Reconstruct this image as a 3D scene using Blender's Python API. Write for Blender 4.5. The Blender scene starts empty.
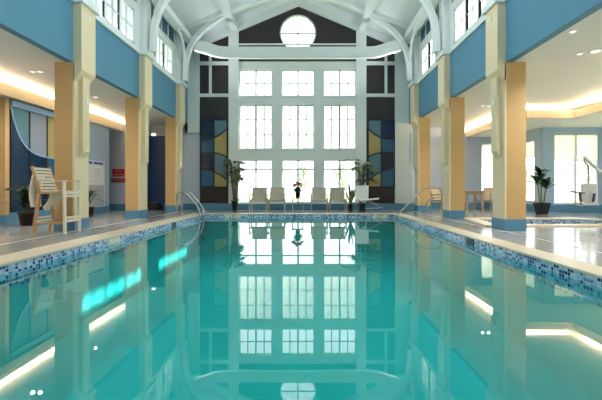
import bpy, bmesh, math, random
from mathutils import Vector, Matrix
from mathutils.geometry import tessellate_polygon
random.seed(7)
scene = bpy.context.scene
C = scene.collection
PI = math.pi

# ------------------------------------------------------------------ materials
def S(r, g, b):
    f = lambda c: (c/255/12.92) if c/255 <= .04045 else ((c/255+.055)/1.055)**2.4
    return (f(r), f(g), f(b), 1)

def nt_new(name):
    m = bpy.data.materials.new(name); m.use_nodes = True; m.use_transparent_shadow = True
    nt = m.node_tree; nt.nodes.clear()
    out = nt.nodes.new('ShaderNodeOutputMaterial')
    return m, nt, out

def paint(name, col, rough=.6, var=.04, scale=3.0, metal=0.0, spec=.5, bump=0.0, coat=0.0):
    m, nt, out = nt_new(name)
    b = nt.nodes.new('ShaderNodeBsdfPrincipled')
    tc = nt.nodes.new('ShaderNodeTexCoord')
    no = nt.nodes.new('ShaderNodeTexNoise'); no.inputs['Scale'].default_value = scale; no.inputs['Detail'].default_value = 3
    mx = nt.nodes.new('ShaderNodeMixRGB')
    mx.inputs['Color1'].default_value = tuple(c*(1-var) for c in col[:3])+(1,)
    mx.inputs['Color2'].default_value = tuple(min(1, c*(1+var)) for c in col[:3])+(1,)
    nt.links.new(tc.outputs['Object'], no.inputs['Vector'])
    nt.links.new(no.outputs['Fac'], mx.inputs['Fac'])
    nt.links.new(mx.outputs['Color'], b.inputs['Base Color'])
    b.inputs['Roughness'].default_value = rough
    b.inputs['Metallic'].default_value = metal
    b.inputs['Specular IOR Level'].default_value = spec
    b.inputs['Coat Weight'].default_value = coat
    if bump:
        bp = nt.nodes.new('ShaderNodeBump'); bp.inputs['Strength'].default_value = bump; bp.inputs['Distance'].default_value = .01
        n2 = nt.nodes.new('ShaderNodeTexNoise'); n2.inputs['Scale'].default_value = scale*12
        nt.links.new(tc.outputs['Object'], n2.inputs['Vector'])
        nt.links.new(n2.outputs['Fac'], bp.inputs['Height']); nt.links.new(bp.outputs['Normal'], b.inputs['Normal'])
    nt.links.new(b.outputs['BSDF'], out.inputs['Surface'])
    return m

def emit(name, col, strength):
    m, nt, out = nt_new(name)
    e = nt.nodes.new('ShaderNodeEmission'); e.inputs['Color'].default_value = col; e.inputs['Strength'].default_value = strength
    nt.links.new(e.outputs['Emission'], out.inputs['Surface'])
    return m

def glassy(name, tint, ior=1.45, rough=0.0, bump=False):
    m, nt, out = nt_new(name)
    t = nt.nodes.new('ShaderNodeBsdfTransparent'); t.inputs['Color'].default_value = tint
    g = nt.nodes.new('ShaderNodeBsdfGlossy'); g.inputs['Roughness'].default_value = rough
    g.inputs['Color'].default_value = (1, 1, 1, 1)
    fr = nt.nodes.new('ShaderNodeFresnel'); 
    ge = nt.nodes.new('ShaderNodeNewGeometry'); mr = nt.nodes.new('ShaderNodeMapRange')   # same Fresnel from either side of the thin surface
    mr.inputs['To Min'].default_value = ior; mr.inputs['To Max'].default_value = 1/ior
    nt.links.new(ge.outputs['Backfacing'], mr.inputs['Value']); nt.links.new(mr.outputs['Result'], fr.inputs['IOR'])
    mx = nt.nodes.new('ShaderNodeMixShader')
    if bump:
        tc = nt.nodes.new('ShaderNodeTexCoord')
        mp = nt.nodes.new('ShaderNodeMapping'); mp.inputs['Scale'].default_value = (1.0, .6, 1)
        n = nt.nodes.new('ShaderNodeTexNoise'); n.inputs['Scale'].default_value = 1.6; n.inputs['Detail'].default_value = 1
        bp = nt.nodes.new('ShaderNodeBump'); bp.inputs['Strength'].default_value = .3; bp.inputs['Distance'].default_value = .0015
        nt.links.new(tc.outputs['Object'], mp.inputs['Vector']); nt.links.new(mp.outputs['Vector'], n.inputs['Vector'])
        nt.links.new(n.outputs['Fac'], bp.inputs['Height'])
        nt.links.new(bp.outputs['Normal'], g.inputs['Normal']); nt.links.new(bp.outputs['Normal'], fr.inputs['Normal'])
    nt.links.new(fr.outputs['Fac'], mx.inputs['Fac'])
    nt.links.new(t.outputs['BSDF'], mx.inputs[1]); nt.links.new(g.outputs['BSDF'], mx.inputs[2])
    nt.links.new(mx.outputs['Shader'], out.inputs['Surface'])
    return m

def mosaic(name, size=.045):
    m, nt, out = nt_new(name)
    b = nt.nodes.new('ShaderNodeBsdfPrincipled')
    tc = nt.nodes.new('ShaderNodeTexCoord')
    sc = nt.nodes.new('ShaderNodeVectorMath'); sc.operation = 'SCALE'; sc.inputs['Scale'].default_value = 1/size
    of = nt.nodes.new('ShaderNodeVectorMath'); of.operation = 'ADD'; of.inputs[1].default_value = (.013, .013, .47)
    fl = nt.nodes.new('ShaderNodeVectorMath'); fl.operation = 'FLOOR'
    wn = nt.nodes.new('ShaderNodeTexWhiteNoise'); wn.noise_dimensions = '3D'
    cr = nt.nodes.new('ShaderNodeValToRGB'); cr.color_ramp.interpolation = 'CONSTANT'
    els = cr.color_ramp.elements
    els[0].position = 0; els[0].color = S(40, 66, 140)
    els[1].position = .26; els[1].color = S(96, 140, 200)
    e = els.new(.46); e.color = S(165, 195, 228)
    e = els.new(.75); e.color = S(205, 220, 238)
    # grout
    fr = nt.nodes.new('ShaderNodeVectorMath'); fr.operation = 'FRACTION'
    sp = nt.nodes.new('ShaderNodeSeparateXYZ')
    nt.links.new(tc.outputs['Object'], sc.inputs[0]); nt.links.new(sc.outputs[0], of.inputs[0])
    nt.links.new(of.outputs[0], fl.inputs[0]); nt.links.new(of.outputs[0], fr.inputs[0])
    nt.links.new(fl.outputs[0], wn.inputs['Vector']); nt.links.new(wn.outputs['Value'], cr.inputs['Fac'])
    nt.links.new(fr.outputs[0], sp.inputs[0])
    mn = nt.nodes.new('ShaderNodeMath'); mn.operation = 'LESS_THAN'; mn.inputs[1].default_value = .13
    ge = nt.nodes.new('ShaderNodeNewGeometry'); sn = nt.nodes.new('ShaderNodeSeparateXYZ'); nt.links.new(ge.outputs['Normal'], sn.inputs[0])
    ab = nt.nodes.new('ShaderNodeMath'); ab.operation = 'ABSOLUTE'; nt.links.new(sn.outputs['X'], ab.inputs[0])
    gt = nt.nodes.new('ShaderNodeMath'); gt.operation = 'GREATER_THAN'; gt.inputs[1].default_value = .5; nt.links.new(ab.outputs[0], gt.inputs[0])
    pk = nt.nodes.new('ShaderNodeMix'); nt.links.new(gt.outputs[0], pk.inputs['Factor'])
    nt.links.new(sp.outputs['X'], pk.inputs[2]); nt.links.new(sp.outputs['Y'], pk.inputs[3])
    mi = nt.nodes.new('ShaderNodeMath'); mi.operation = 'MINIMUM'
    nt.links.new(pk.outputs[0], mi.inputs[0]); nt.links.new(sp.outputs['Z'], mi.inputs[1]); nt.links.new(mi.outputs[0], mn.inputs[0])
    mx = nt.nodes.new('ShaderNodeMixRGB'); mx.inputs['Color2'].default_value = S(205, 220, 232)
    nt.links.new(mn.outputs[0], mx.inputs['Fac']); nt.links.new(cr.outputs['Color'], mx.inputs['Color1'])
    nt.links.new(mx.outputs['Color'], b.inputs['Base Color'])
    b.inputs['Roughness'].default_value = .15
    nt.links.new(b.outputs['BSDF'], out.inputs['Surface'])
    return m

def tiles(name, c1, c2, grout, size=.6, rough=.3):
    m, nt, out = nt_new(name)
    b = nt.nodes.new('ShaderNodeBsdfPrincipled')
    tc = nt.nodes.new('ShaderNodeTexCoord')
    br = nt.nodes.new('ShaderNodeTexBrick'); br.offset = 0; br.squash = 1
    br.inputs['Color1'].default_value = c1; br.inputs['Color2'].default_value = c2; br.inputs['Mortar'].default_value = grout
    br.inputs['Scale'].default_value = 1/size; br.inputs['Mortar Size'].default_value = .006
    br.inputs['Brick Width'].default_value = 1; br.inputs['Row Height'].default_value = 1
    no = nt.nodes.new('ShaderNodeTexNoise'); no.inputs['Scale'].default_value = 1.1; no.inputs['Detail'].default_value = 4
    mx = nt.nodes.new('ShaderNodeMixRGB'); mx.blend_type = 'MULTIPLY'; mx.inputs['Fac'].default_value = .35
    nt.links.new(tc.outputs['Object'], br.inputs['Vector']); nt.links.new(tc.outputs['Object'], no.inputs['Vector'])
    nt.links.new(br.outputs['Color'], mx.inputs['Color1']); nt.links.new(no.outputs['Fac'], mx.inputs['Color2'])
    nt.links.new(mx.outputs['Color'], b.inputs['Base Color'])
    b.inputs['Roughness'].default_value = rough
    nt.links.new(b.outputs['BSDF'], out.inputs['Surface'])
    return m

def shade_cloth(name, col, lo=.62, hi=.75):
    m, nt, out = nt_new(name)
    tr = nt.nodes.new('ShaderNodeBsdfTranslucent'); tr.inputs['Color'].default_value = col
    df = nt.nodes.new('ShaderNodeBsdfDiffuse'); df.inputs['Color'].default_value = col
    tp = nt.nodes.new('ShaderNodeBsdfTransparent'); tp.inputs['Color'].default_value = (.9, .9, .86, 1)
    tc = nt.nodes.new('ShaderNodeTexCoord'); no = nt.nodes.new('ShaderNodeTexNoise'); no.inputs['Scale'].default_value = 60
    rp = nt.nodes.new('ShaderNodeMapRange'); rp.inputs['To Min'].default_value = lo; rp.inputs['To Max'].default_value = hi
    nt.links.new(tc.outputs['Object'], no.inputs['Vector']); nt.links.new(no.outputs['Fac'], rp.inputs['Value'])
    m1 = nt.nodes.new('ShaderNodeMixShader'); m1.inputs['Fac'].default_value = .35
    nt.links.new(tr.outputs[0], m1.inputs[1]); nt.links.new(df.outputs[0], m1.inputs[2])
    m2 = nt.nodes.new('ShaderNodeMixShader'); nt.links.new(rp.outputs[0], m2.inputs['Fac'])
    nt.links.new(m1.outputs[0], m2.inputs[1]); nt.links.new(tp.outputs[0], m2.inputs[2])
    nt.links.new(m2.outputs[0], out.inputs['Surface'])
    return m

M = {}
M['white'] = paint('white_paint', S(222, 228, 226), .5, .015)
M['trimwhite'] = paint('white_trim', S(226, 232, 231), .4, .01)
M['ceiling'] = paint('ceiling_white', S(222, 230, 230), .6, .02)
M['wingceil'] = paint('wing_ceiling_white', S(228, 226, 220), .7, .015)
M['blue'] = paint('balcony_blue', S(80, 136, 164), .55, .05, 1.5)
M['frontwall'] = paint('front_wall_slate', S(112, 128, 140), .6, .03)
M['teal'] = paint('transom_teal', S(52, 112, 130), .25, .05)
M['base'] = paint('baseboard_blue', S(86, 140, 172), .3, .04)
M['dark'] = paint('dark_wall', S(46, 40, 44), .45, .05)
M['black'] = paint('black_lead', S(18, 18, 22), .4, .05)
M['cream'] = paint('cream_paint', S(232, 214, 178), .5, .02)
M['orange'] = paint('ochre_paint', S(202, 166, 112), .55, .03, 2)
M['lav'] = paint('lavender_paint', S(186, 196, 216), .6, .02)
M['paleblue'] = paint('pale_blue_paint', S(165, 188, 212), .6, .02)
M['navywall'] = paint('navy_paint', S(52, 82, 132), .5, .05)
M['peach'] = paint('peach_fascia', S(232, 214, 186), .6, .02)
M['navy'] = paint('glass_navy', S(10, 42, 74), .25, .12, 4)
M['midblue'] = paint('glass_mid_blue', S(40, 96, 132), .25, .08, 4)
M['steel'] = paint('glass_steel_blue', S(90, 130, 148), .25, .06, 4)
M['greyblue'] = paint('glass_grey_blue', S(138, 150, 165), .3, .05, 4)
M['tan'] = paint('glass_tan', S(168, 156, 106), .3, .06, 4)
M['lightblue'] = paint('light_blue_paint', S(135, 172, 208), .4, .03)
M['coping'] = paint('coping_beige', S(212, 200, 178), .35, .06, 6)
M['copedge'] = paint('coping_edge', S(215, 222, 212), .35, .03, 6)
M['floor'] = tiles('deck_tile', S(176, 174, 170), S(186, 184, 180), S(150, 150, 148), .6, .13)
M['joint'] = paint('drain_strip', S(225, 222, 212), .4, .03)
M['skim'] = paint('skimmer_dark', S(12, 52, 78), .4, .05)
M['mosaic'] = mosaic('waterline_mosaic', .042)
M['basin'] = paint('basin_plaster', S(195, 228, 224), .7, .03, 1)
M['water'] = glassy('pool_water', (.17, .77, .79, 1), 1.6, 0, True)
M['spawater'] = glassy('spa_water', (.35, .62, .66, 1), 1.42, 0, True)
M['glass'] = glassy('window_glass', (.97, .985, .98, 1), 1.3)
M['shade'] = shade_cloth('roller_shade_cloth', (.93, .93, .88, 1))
M['warmshade'] = shade_cloth('warm_shade_cloth', (.95, .93, .88, 1), .2, .32)
M['frame'] = paint('window_frame_white', S(225, 230, 230), .4, .01)
M['muntin'] = paint('window_muntin_grey', S(205, 208, 212), .4, .02)
M['muntindark'] = paint('window_muntin_dark', S(196, 195, 196), .4, .02)
M['chrome'] = paint('stainless_steel', S(205, 205, 205), .18, .03, 5, 1.0)
M['rail'] = paint('rail_steel', S(190, 186, 178), .25, .03, 5, 1.0)
M['taupe'] = paint('taupe_sling', S(196, 188, 170), .7, .04, 30)
M['chairframe'] = paint('chair_frame_taupe', S(178, 172, 160), .4, .03)
M['wood'] = paint('weathered_wood', S(212, 192, 162), .6, .08, 9)
M['woodwhite'] = paint('pale_slat', S(232, 224, 204), .5, .04, 9)
M['woodmid'] = paint('mid_wood', S(170, 146, 118), .55, .1, 9)
M['woodtan'] = paint('tan_wood', S(196, 154, 106), .55, .1, 9)
M['towel'] = paint('towel_cloth', S(226, 216, 196), .9, .05, 18, bump=.3)
M['pot'] = paint('black_pot', S(26, 26, 30), .35, .08)
M['potbrown'] = paint('brown_pot', S(62, 40, 34), .4, .08)
M['soil'] = paint('soil', S(50, 38, 28), .9, .2, 30)
M['leaf'] = paint('leaf_dark', S(34, 74, 38), .4, .35, 9)
M['leaf2'] = paint('leaf_mid', S(62, 112, 58), .45, .3, 9)
M['leafdry'] = paint('leaf_olive', S(104, 122, 84), .5, .35, 9)
M['stem'] = paint('stem_green', S(128, 142, 70), .5, .15, 12)
M['stembrown'] = paint('stem_brown', S(104, 92, 70), .6, .2, 12)
M['flower'] = paint('flower_red', S(226, 120, 92), .6, .3, 25)
M['plastic'] = paint('white_plastic', S(236, 238, 240), .3, .01)
M['greyplastic'] = paint('grey_plastic', S(190, 192, 196), .4, .02)
M['blackplastic'] = paint('black_plastic', S(28, 28, 30), .4, .05)
M['red'] = paint('sign_red', S(176, 30, 40), .45, .04)
M['darkred'] = paint('sign_dark_red', S(142, 28, 40), .45, .04)
M['pink'] = paint('sign_letter_pale', S(226, 150, 150), .5, .02)
M['board'] = paint('poster_board', S(222, 228, 238), .4, .01)
M['boardgrey'] = paint('poster_grey', S(178, 182, 186), .6, .1, 40)
M['titleblue'] = paint('title_blue', S(76, 96, 168), .5, .05)
M['ink'] = paint('marker_ink', S(30, 32, 36), .5, .02)
M['markertile'] = paint('marker_tile', S(222, 222, 208), .3, .04)
M['spot'] = emit('downlight_glow', (1, .95, .86, 1), 1.0)
M['led'] = emit('led_white', (1, 1, .97, 1), 2.2)
M['grass'] = paint('lawn', S(176, 186, 130), .9, .15, .4)
M['treeleaf'] = paint('tree_leaf', S(200, 208, 190), .7, .2, 1)
M['bark'] = paint('tree_bark', S(165, 155, 140), .8, .2, 3)
M['roof'] = paint('roof_outer', S(150, 150, 150), .8, .05)

# ------------------------------------------------------------------ mesh helpers
class MB:
    def __init__(s): s.bm = bmesh.new(); s.mi = 0
    def _f(s, vs):
        try:
            f = s.bm.faces.new(vs); f.material_index = s.mi; return f
        except ValueError: return None
    def box(s, x0, x1, y0, y1, z0, z1):
        v = [s.bm.verts.new(p) for p in ((x0,y0,z0),(x1,y0,z0),(x1,y1,z0),(x0,y1,z0),(x0,y0,z1),(x1,y0,z1),(x1,y1,z1),(x0,y1,z1))]
        for q in ((0,3,2,1),(4,5,6,7),(0,1,5,4),(1,2,6,5),(2,3,7,6),(3,0,4,7)): s._f([v[i] for i in q])
        return s
    def hexa(s, pts):      # 8 points: bottom ring then top ring
        v = [s.bm.verts.new(p) for p in pts]
        for q in ((0,3,2,1),(4,5,6,7),(0,1,5,4),(1,2,6,5),(2,3,7,6),(3,0,4,7)): s._f([v[i] for i in q])
        return s
    def beam(s, a, b, w, h, up=(0,0,1)):
        a = Vector(a); b = Vector(b); d = (b-a).normalized(); up = Vector(up)
        if abs(d.dot(up)) > .98: up = Vector((0,1,0))
        r = d.cross(up).normalized(); u = r.cross(d).normalized()
        P = []
        for p in (a, b):
            for sx, sy in ((-1,-1),(1,-1),(1,1),(-1,1)): P.append(p + r*sx*w/2 + u*sy*h/2)
        return s.hexa(P)
    def tube(s, path, r, seg=10, caps=True):
        pts = [Vector(p) for p in path]; n = len(pts); rings = []
        prev = None
        for i, p in enumerate(pts):
            d = (pts[min(i+1, n-1)] - pts[max(i-1, 0)]).normalized()
            if prev is None:
                ref = Vector((0,0,1)) if abs(d.z) < .9 else Vector((0,1,0))
                x = d.cross(ref).normalized()
            else:
                x = (prev - d*prev.dot(d)).normalized()
            prev = x; y = d.cross(x)
            rr = r[i] if isinstance(r, (list, tuple)) else r
            rings.append([s.bm.verts.new(p + (x*math.cos(2*PI*k/seg) + y*math.sin(2*PI*k/seg))*rr) for k in range(seg)])
        for i in range(n-1):
            for k in range(seg): s._f([rings[i][k], rings[i][(k+1)%seg], rings[i+1][(k+1)%seg], rings[i+1][k]])
        if caps: s._f(rings[0][::-1]); s._f(rings[-1])
        return s
    def sweep(s, path, w, h, axis=(0,1,0)):      # rectangular section; w along axis, h perpendicular, path in plane normal to axis
        pts = [Vector(p) for p in path]; A = Vector(axis); n = len(pts); rings = []
        for i, p in enumerate(pts):
            d = (pts[min(i+1, n-1)] - pts[max(i-1, 0)]).normalized(); u = A.cross(d).normalized()
            rings.append([s.bm.verts.new(p + A*sx*w/2 + u*sy*h/2) for sx, sy in ((-1,-1),(1,-1),(1,1),(-1,1))])
        for i in range(n-1):
            for k in range(4): s._f([rings[i][k], rings[i][(k+1)%4], rings[i+1][(k+1)%4], rings[i+1][k]])
        s._f(rings[0][::-1]); s._f(rings[-1]); return s
    def lathe(s, prof, seg=20, c=(0,0,0), cap=True):
        rings = [[s.bm.verts.new((c[0]+r*math.cos(2*PI*k/seg), c[1]+r*math.sin(2*PI*k/seg), c[2]+z)) for k in range(seg)] for r, z in prof]
        for i in range(len(rings)-1):
            for k in range(seg): s._f([rings[i][k], rings[i][(k+1)%seg], rings[i+1][(k+1)%seg], rings[i+1][k]])
        if cap: s._f(rings[0][::-1]); s._f(rings[-1])
        return s
    def prism(s, outer, holes, fn, t0, t1):      # fn(u,v,t)->xyz
        loops = [outer] + list(holes)
        flat = [p for l in loops for p in l]
        tris = tessellate_polygon([[Vector((p[0], p[1], 0)) for p in l] for l in loops])
        A = [s.bm.verts.new(fn(p[0], p[1], t0)) for p in flat]; B = [s.bm.verts.new(fn(p[0], p[1], t1)) for p in flat]
        for a, b, c in tris: s._f([A[a], A[b], A[c]]); s._f([B[c], B[b], B[a]])
        o = 0
        for l in loops:
            n = len(l)
            for i in range(n):
                j = (i+1) % n; s._f([A[o+i], A[o+j], B[o+j], B[o+i]])
            o += n
        return s
    def leaf(s, base, d, up, L, W, droop=.3, n=5, fold=.15):
        base = Vector(base); d = Vector(d).normalized(); up = Vector(up)
        side = d.cross(up)
        if side.length < 1e-3: side = Vector((1, 0, 0))
        side.normalize(); upn = side.cross(d).normalized()
        prev = None
        for i in range(n+1):
            t = i/n
            c = base + d*L*t*(1-.25*droop*t) - Vector((0,0,1))*L*droop*t*t + upn*0
            w = W*.5*math.sin(PI*min(1, .08+t*.92))**.8 if t < 1 else 0
            w = max(w, .0008)
            l = s.bm.verts.new(c - side*w + upn*fold*w); m_ = s.bm.verts.new(c - upn*fold*w*.5); r = s.bm.verts.new(c + side*w + upn*fold*w)
            if prev: s._f([prev[0], prev[1], m_, l]); s._f([prev[1], prev[2], r, m_])
            prev = (l, m_, r)
        return s
    def build(s, name, mat, parent=None, smooth=False, bevel=0.0, fixn=True):
        if fixn: bmesh.ops.recalc_face_normals(s.bm, faces=s.bm.faces[:])
        me = bpy.data.meshes.new(name); s.bm.to_mesh(me); s.bm.free()
        for m_ in (mat if isinstance(mat, (list, tuple)) else [mat]): me.materials.append(m_)
        if smooth:
            for p in me.polygons: p.use_smooth = True
        o = bpy.data.objects.new(name, me); C.objects.link(o)
        if parent: o.parent = parent
        if bevel:
            b = o.modifiers.new('bevel', 'BEVEL'); b.width = bevel; b.segments = 2; b.limit_method = 'ANGLE'
        return o

def tag(o, label, cat, group=None):
    o['label'] = label; o['category'] = cat
    if group: o['group'] = group
    return o
def thing(name, label, cat, loc=(0,0,0), rz=0, group=None):
    o = bpy.data.objects.new(name, None); C.objects.link(o); o.location = loc; o.rotation_euler = (0,0,rz)
    o.empty_display_size = .1
    return tag(o, label, cat, group)
def struct(name, mb, mat, parent=None, **k):
    o = mb.build(name, mat, parent, **k)
    o['kind'] = 'structure'
    return o
def dup(root, loc, rz=0, label=None):
    r = root.copy(); C.objects.link(r); r.location = loc; r.rotation_euler = (0,0,rz)
    if label: r['label'] = label
    for ch in list(root.children):
        c = ch.copy(); C.objects.link(c); c.parent = r
        for g in list(ch.children):
            d = g.copy(); C.objects.link(d); d.parent = c
    return r
def text_mb(s, size, fn, depth=.002):
    cu = bpy.data.curves.new('t', 'FONT'); cu.body = s; cu.size = size; cu.align_x = 'CENTER'; cu.align_y = 'CENTER'; cu.extrude = depth
    o = bpy.data.objects.new('t', cu); C.objects.link(o)
    bpy.context.view_layer.update()
    me = bpy.data.meshes.new_from_object(o.evaluated_get(bpy.context.evaluated_depsgraph_get()))
    bpy.data.objects.remove(o); bpy.data.curves.remove(cu)
    mb = MB(); mb.bm.from_mesh(me); bpy.data.meshes.remove(me)
    for v in mb.bm.verts: v.co = fn(v.co)
    return mb

# ------------------------------------------------------------------ layout constants
CAMX, CAMZ, F = .36, .85, 340.0
YB = 13.4                      # back wall
Y0 = -1.2                      # where the hall begins behind the camera
PX0, PX1, PY1 = -3.05, 3.20, 11.15   # pool
PY0 = -1.0
WZ = -.118                      # water level
HW = 4.33                      # hall half width (balcony faces)
CZ = 3.37                      # wing ceiling
SZ = 2.97                      # soffit
PIL = [6.8, 9.45, 12.1]
PD = .45
RZ0, RS = 8.28, .42
def roofz(x): return RZ0 - RS*abs(x)

# ------------------------------------------------------------------ floor
spa = [(4.62,7.75),(4.92,9.15),(7.58,9.15),(8.5,8.45),(8.7,7.75)]
cop = .0
m = MB()
m.prism([(-9.2,Y0),(12.2,Y0),(12.2,14.3),(-9.2,14.3)],
        [[(PX0,PY0),(PX1,PY0),(PX1,PY1),(PX0,PY1)], spa], lambda u,v,t: (u,v,t), -.16, 0)
struct('floor', m, M['floor'])
# drain strips
m = MB(); m.box(-4.25,-4.22,Y0,YB-.1,0,.003); m.box(4.20,4.225,Y0,YB-.1,0,.003)
struct('trim_1', m, M['joint'])

# ------------------------------------------------------------------ swimming pool
pool = thing('swimming_pool', 'long indoor swimming pool of still teal water with blue mosaic waterline', 'swimming pool')
m = MB(); BZ = -1.25
m.mi = 0
b = m
def quad(mb, pts): mb._f([mb.bm.verts.new(p) for p in pts])
quad(m, [(PX0,PY0,BZ),(PX1,PY0,BZ),(PX1,PY1,BZ),(PX0,PY1,BZ)])
quad(m, [(PX0,PY0,BZ),(PX0,PY1,BZ),(PX0,PY1,-.30),(PX0,PY0,-.30)])
quad(m, [(PX1,PY0,BZ),(PX1,PY1,BZ),(PX1,PY1,-.30),(PX1,PY0,-.30)])
quad(m, [(PX0,PY1,BZ),(PX1,PY1,BZ),(PX1,PY1,-.30),(PX0,PY1,-.30)])
quad(m, [(PX0,PY0,BZ),(PX1,PY0,BZ),(PX1,PY0,-.30),(PX0,PY0,-.30)])
m.build('basin', M['basin'], pool)
t = .012
m = MB()
m.box(PX0-.02,PX0+t,PY0,PY1,-.30,-.022); m.box(PX1-t,PX1+.02,PY0,PY1,-.30,-.022)
m.box(PX0,PX1,PY1-t,PY1+.02,-.30,-.022); m.box(PX0,PX1,PY0-.02,PY0+t,-.30,-.022)
m.build('waterline_tile', M['mosaic'], pool)
m = MB()
def ring(mb, o, w, z0, z1):
    mb.prism([(PX0-w[0],PY0-.1),(PX1+w[1],PY0-.1),(PX1+w[1],PY1+w[2]),(PX0-w[0],PY1+w[2])],
             [[(PX0+o,PY0+o),(PX1-o,PY0+o),(PX1-o,PY1-o),(PX0+o,PY1-o)]], lambda u,v,t: (u,v,t), z0, z1)
ring(m, .03, (.42,.32,.30), -.022, .008)
m.build('coping', M['coping'], pool, bevel=.006)
m = MB(); ring(m, .026, (-.02,-.02,-.02), .006, .0095)
# pale nosing strip of the coping
m.build('coping_nosing', M['copedge'], pool)
m = MB(); quad(m, [(PX0+t,PY0+t,WZ),(PX1-t,PY0+t,WZ),(PX1-t,PY1-t,WZ),(PX0+t,PY1-t,WZ)])
m.build('water', M['water'], pool, fixn=False)
# skimmer openings
m = MB(); m.box(PX0+.006,PX0+.022,8.5,8.78,-.14,-.022); o = m.build('skimmer_mouth', M['skim'], pool)
m = MB(); m.box(PX1-.022,PX1-.006,5.78,6.05,-.14,-.022); m.build('skimmer_mouth', M['skim'], pool)
# depth markers on far waterline
def marker(x0, x1, txt):
    m = MB(); m.box(x0,x1,PY1-t-.006,PY1-t+.002,-.135,-.026)
    mk = m.build('depth_marker', M['markertile'], pool); mk['label'] = 'pale depth marker tile with dark characters'
    text_mb(txt, .12, lambda c: Vector(((x0+x1)/2+c.x, PY1-t-.008-c.z, -.08+c.y))).build('lettering', M['ink'], mk, fixn=False)
marker(-2.35, -1.83, '5 FT'); marker(2.50, 2.95, '3 FT')
m = MB(); m.box(PX0+t-.002,PX0+t+.006,5.8,6.15,-.12,-.028); mk = m.build('depth_marker', M['markertile'], pool)

# ------------------------------------------------------------------ spa pool
sp = thing('spa_pool', 'small sunken spa pool with angled corners and navy tile band, right of the pillars', 'spa pool')
def off(poly, d):
    n = len(poly); cx = sum(p[0] for p in poly)/n; cy = sum(p[1] for p in poly)/n; out = []
    for i in range(n):
        p0, p1, p2 = Vector(poly[i-1]), Vector(poly[i]), Vector(poly[(i+1)%n])
        def nrm(a, b):
            e = (b-a).normalized(); q = Vector((e.y, -e.x))
            return q if q.dot(Vector((cx,cy))-(a+b)/2) < 0 else -q
        n1, n2 = nrm(p0,p1), nrm(p1,p2); bis = (n1+n2).normalized(); out.append(tuple(p1 + bis*d/max(.4, bis.dot(n1))))
    return out
m = MB(); m.prism(off(spa,.28), [off(spa,-.02)], lambda u,v,t:(u,v,t), -.02, .03)
m.build('coping', M['coping'], sp, bevel=.006)
m = MB(); n_ = len(spa)
spi = off(spa,-.014)
for i in range(n_):
    a, b_ = spi[i], spi[(i+1)%n_]; quad(m, [(a[0],a[1],-.95),(b_[0],b_[1],-.95),(b_[0],b_[1],-.02),(a[0],a[1],-.02)])
m.build('tile_band', M['mosaic'], sp)
m = MB(); m._f([m.bm.verts.new((p[0],p[1],-.95)) for p in spa]); m.build('basin', M['basin'], sp)
m = MB(); m._f([m.bm.verts.new((p[0],p[1],-.2)) for p in spa[::-1]]); m.build('water', M['spawater'], sp, fixn=False)

# ------------------------------------------------------------------ hall shell
HX = HW
def zu(v): return CAMZ + (188-v)/25.37
def xu(u): return CAMX + (u-307.5)/25.37
cols = [(xu(239.5), xu(272.2)), (xu(281.8), xu(314.2)), (xu(323.5), xu(356))]
rows = [(zu(96), zu(70)), (zu(149), zu(105)), (.27, zu(160))]
rect = lambda a,b,c,d: [(a,c),(b,c),(b,d),(a,d)]
RC = (-.015, 6.96, .72)
circ = [(RC[0]+RC[2]*math.cos(2*PI*k/40), RC[1]+RC[2]*math.sin(2*PI*k/40)) for k in range(40)]
xz = lambda u,v,t: (u,t,v)
m = MB()
m.prism([(-HX-.15,0),(HX+.15,0),(HX+.15,roofz(HX+.15)),(0,roofz(0)),(-HX-.15,roofz(HX+.15))],
        [rect(a,b,c,d) for a,b in cols for c,d in rows] + [circ], xz, YB, YB+.2)
struct('wall_back', m, M['white'])
# dark gable + dark side panels
m = MB()
dk = lambda x: 7.98 - RS*abs(x)
m.prism([(xu(239),5.84),(xu(356),5.84),(xu(356),dk(xu(356))),(0,dk(0)),(xu(239),dk(xu(239)))], [circ], xz, YB-.03, YB)
m.prism([(xu(200),.25),(xu(229),.25),(xu(229),dk(xu(229))),(xu(200),dk(xu(200)))], [], xz, YB-.03, YB)
m.prism([(xu(366),.25),(xu(394.5),.25),(xu(394.5),dk(xu(394.5))),(xu(366),dk(xu(366)))], [], xz, YB-.03, YB)
struct('trim_2', m, M['dark'])
m = MB()     # thin white battens over the dark panels, and the ledge under the round window
for a, b_ in ((xu(200),xu(229)),(xu(366),xu(394.5))):
    m.box(a,b_,YB-.07,YB-.03,zu(65.6),zu(62)); m.box(a,b_,YB-.07,YB-.03,zu(97.4),zu(94))
m.box(xu(209.4),xu(212),YB-.065,YB-.03,zu(97),6.4); m.box(xu(384.3),xu(387),YB-.065,YB-.03,zu(97),6.4)
m.box(xu(239),xu(356),YB-.08,YB-.03,zu(45.6),zu(44.2))
struct('trim_3', m, M['trimwhite'])
m = MB()     # wide flat uprights either side of the window grid, rake boards
for a, b_ in ((xu(229),xu(239)),(xu(356),xu(366))): m.box(a,b_,YB-.09,YB,.25,roofz(2.5)-.02)
for sgn in (-1, 1):
    m.hexa([(0,YB-.12,dk(0)),(sgn*4.3,YB-.12,dk(4.3)),(sgn*4.3,YB,dk(4.3)),(0,YB,dk(0)),
            (0,YB-.12,roofz(0)),(sgn*4.3,YB-.12,roofz(4.3)),(sgn*4.3,YB,roofz(4.3)),(0,YB,roofz(0))])
struct('trim_4', m, M['trimwhite'])
m = MB()     # corner columns on the back wall
m.box(-HX,xu(200),YB-.10,YB,3.02,6.4); m.box(xu(394.5),HX,YB-.10,YB,.25,6.4)
struct('trim_5', m, M['trimwhite'])
m = MB(); m.box(-HX-.15,xu(200),YB-.02,YB,.25,3.02); m.box(xu(394.5),HX+.15,YB-.02,YB,.25,3.02)
struct('trim_6', m, M['lav'])
m = MB(); m.box(-HX-.4,HX+.4,YB-.13,YB-.0,0,.24)
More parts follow.
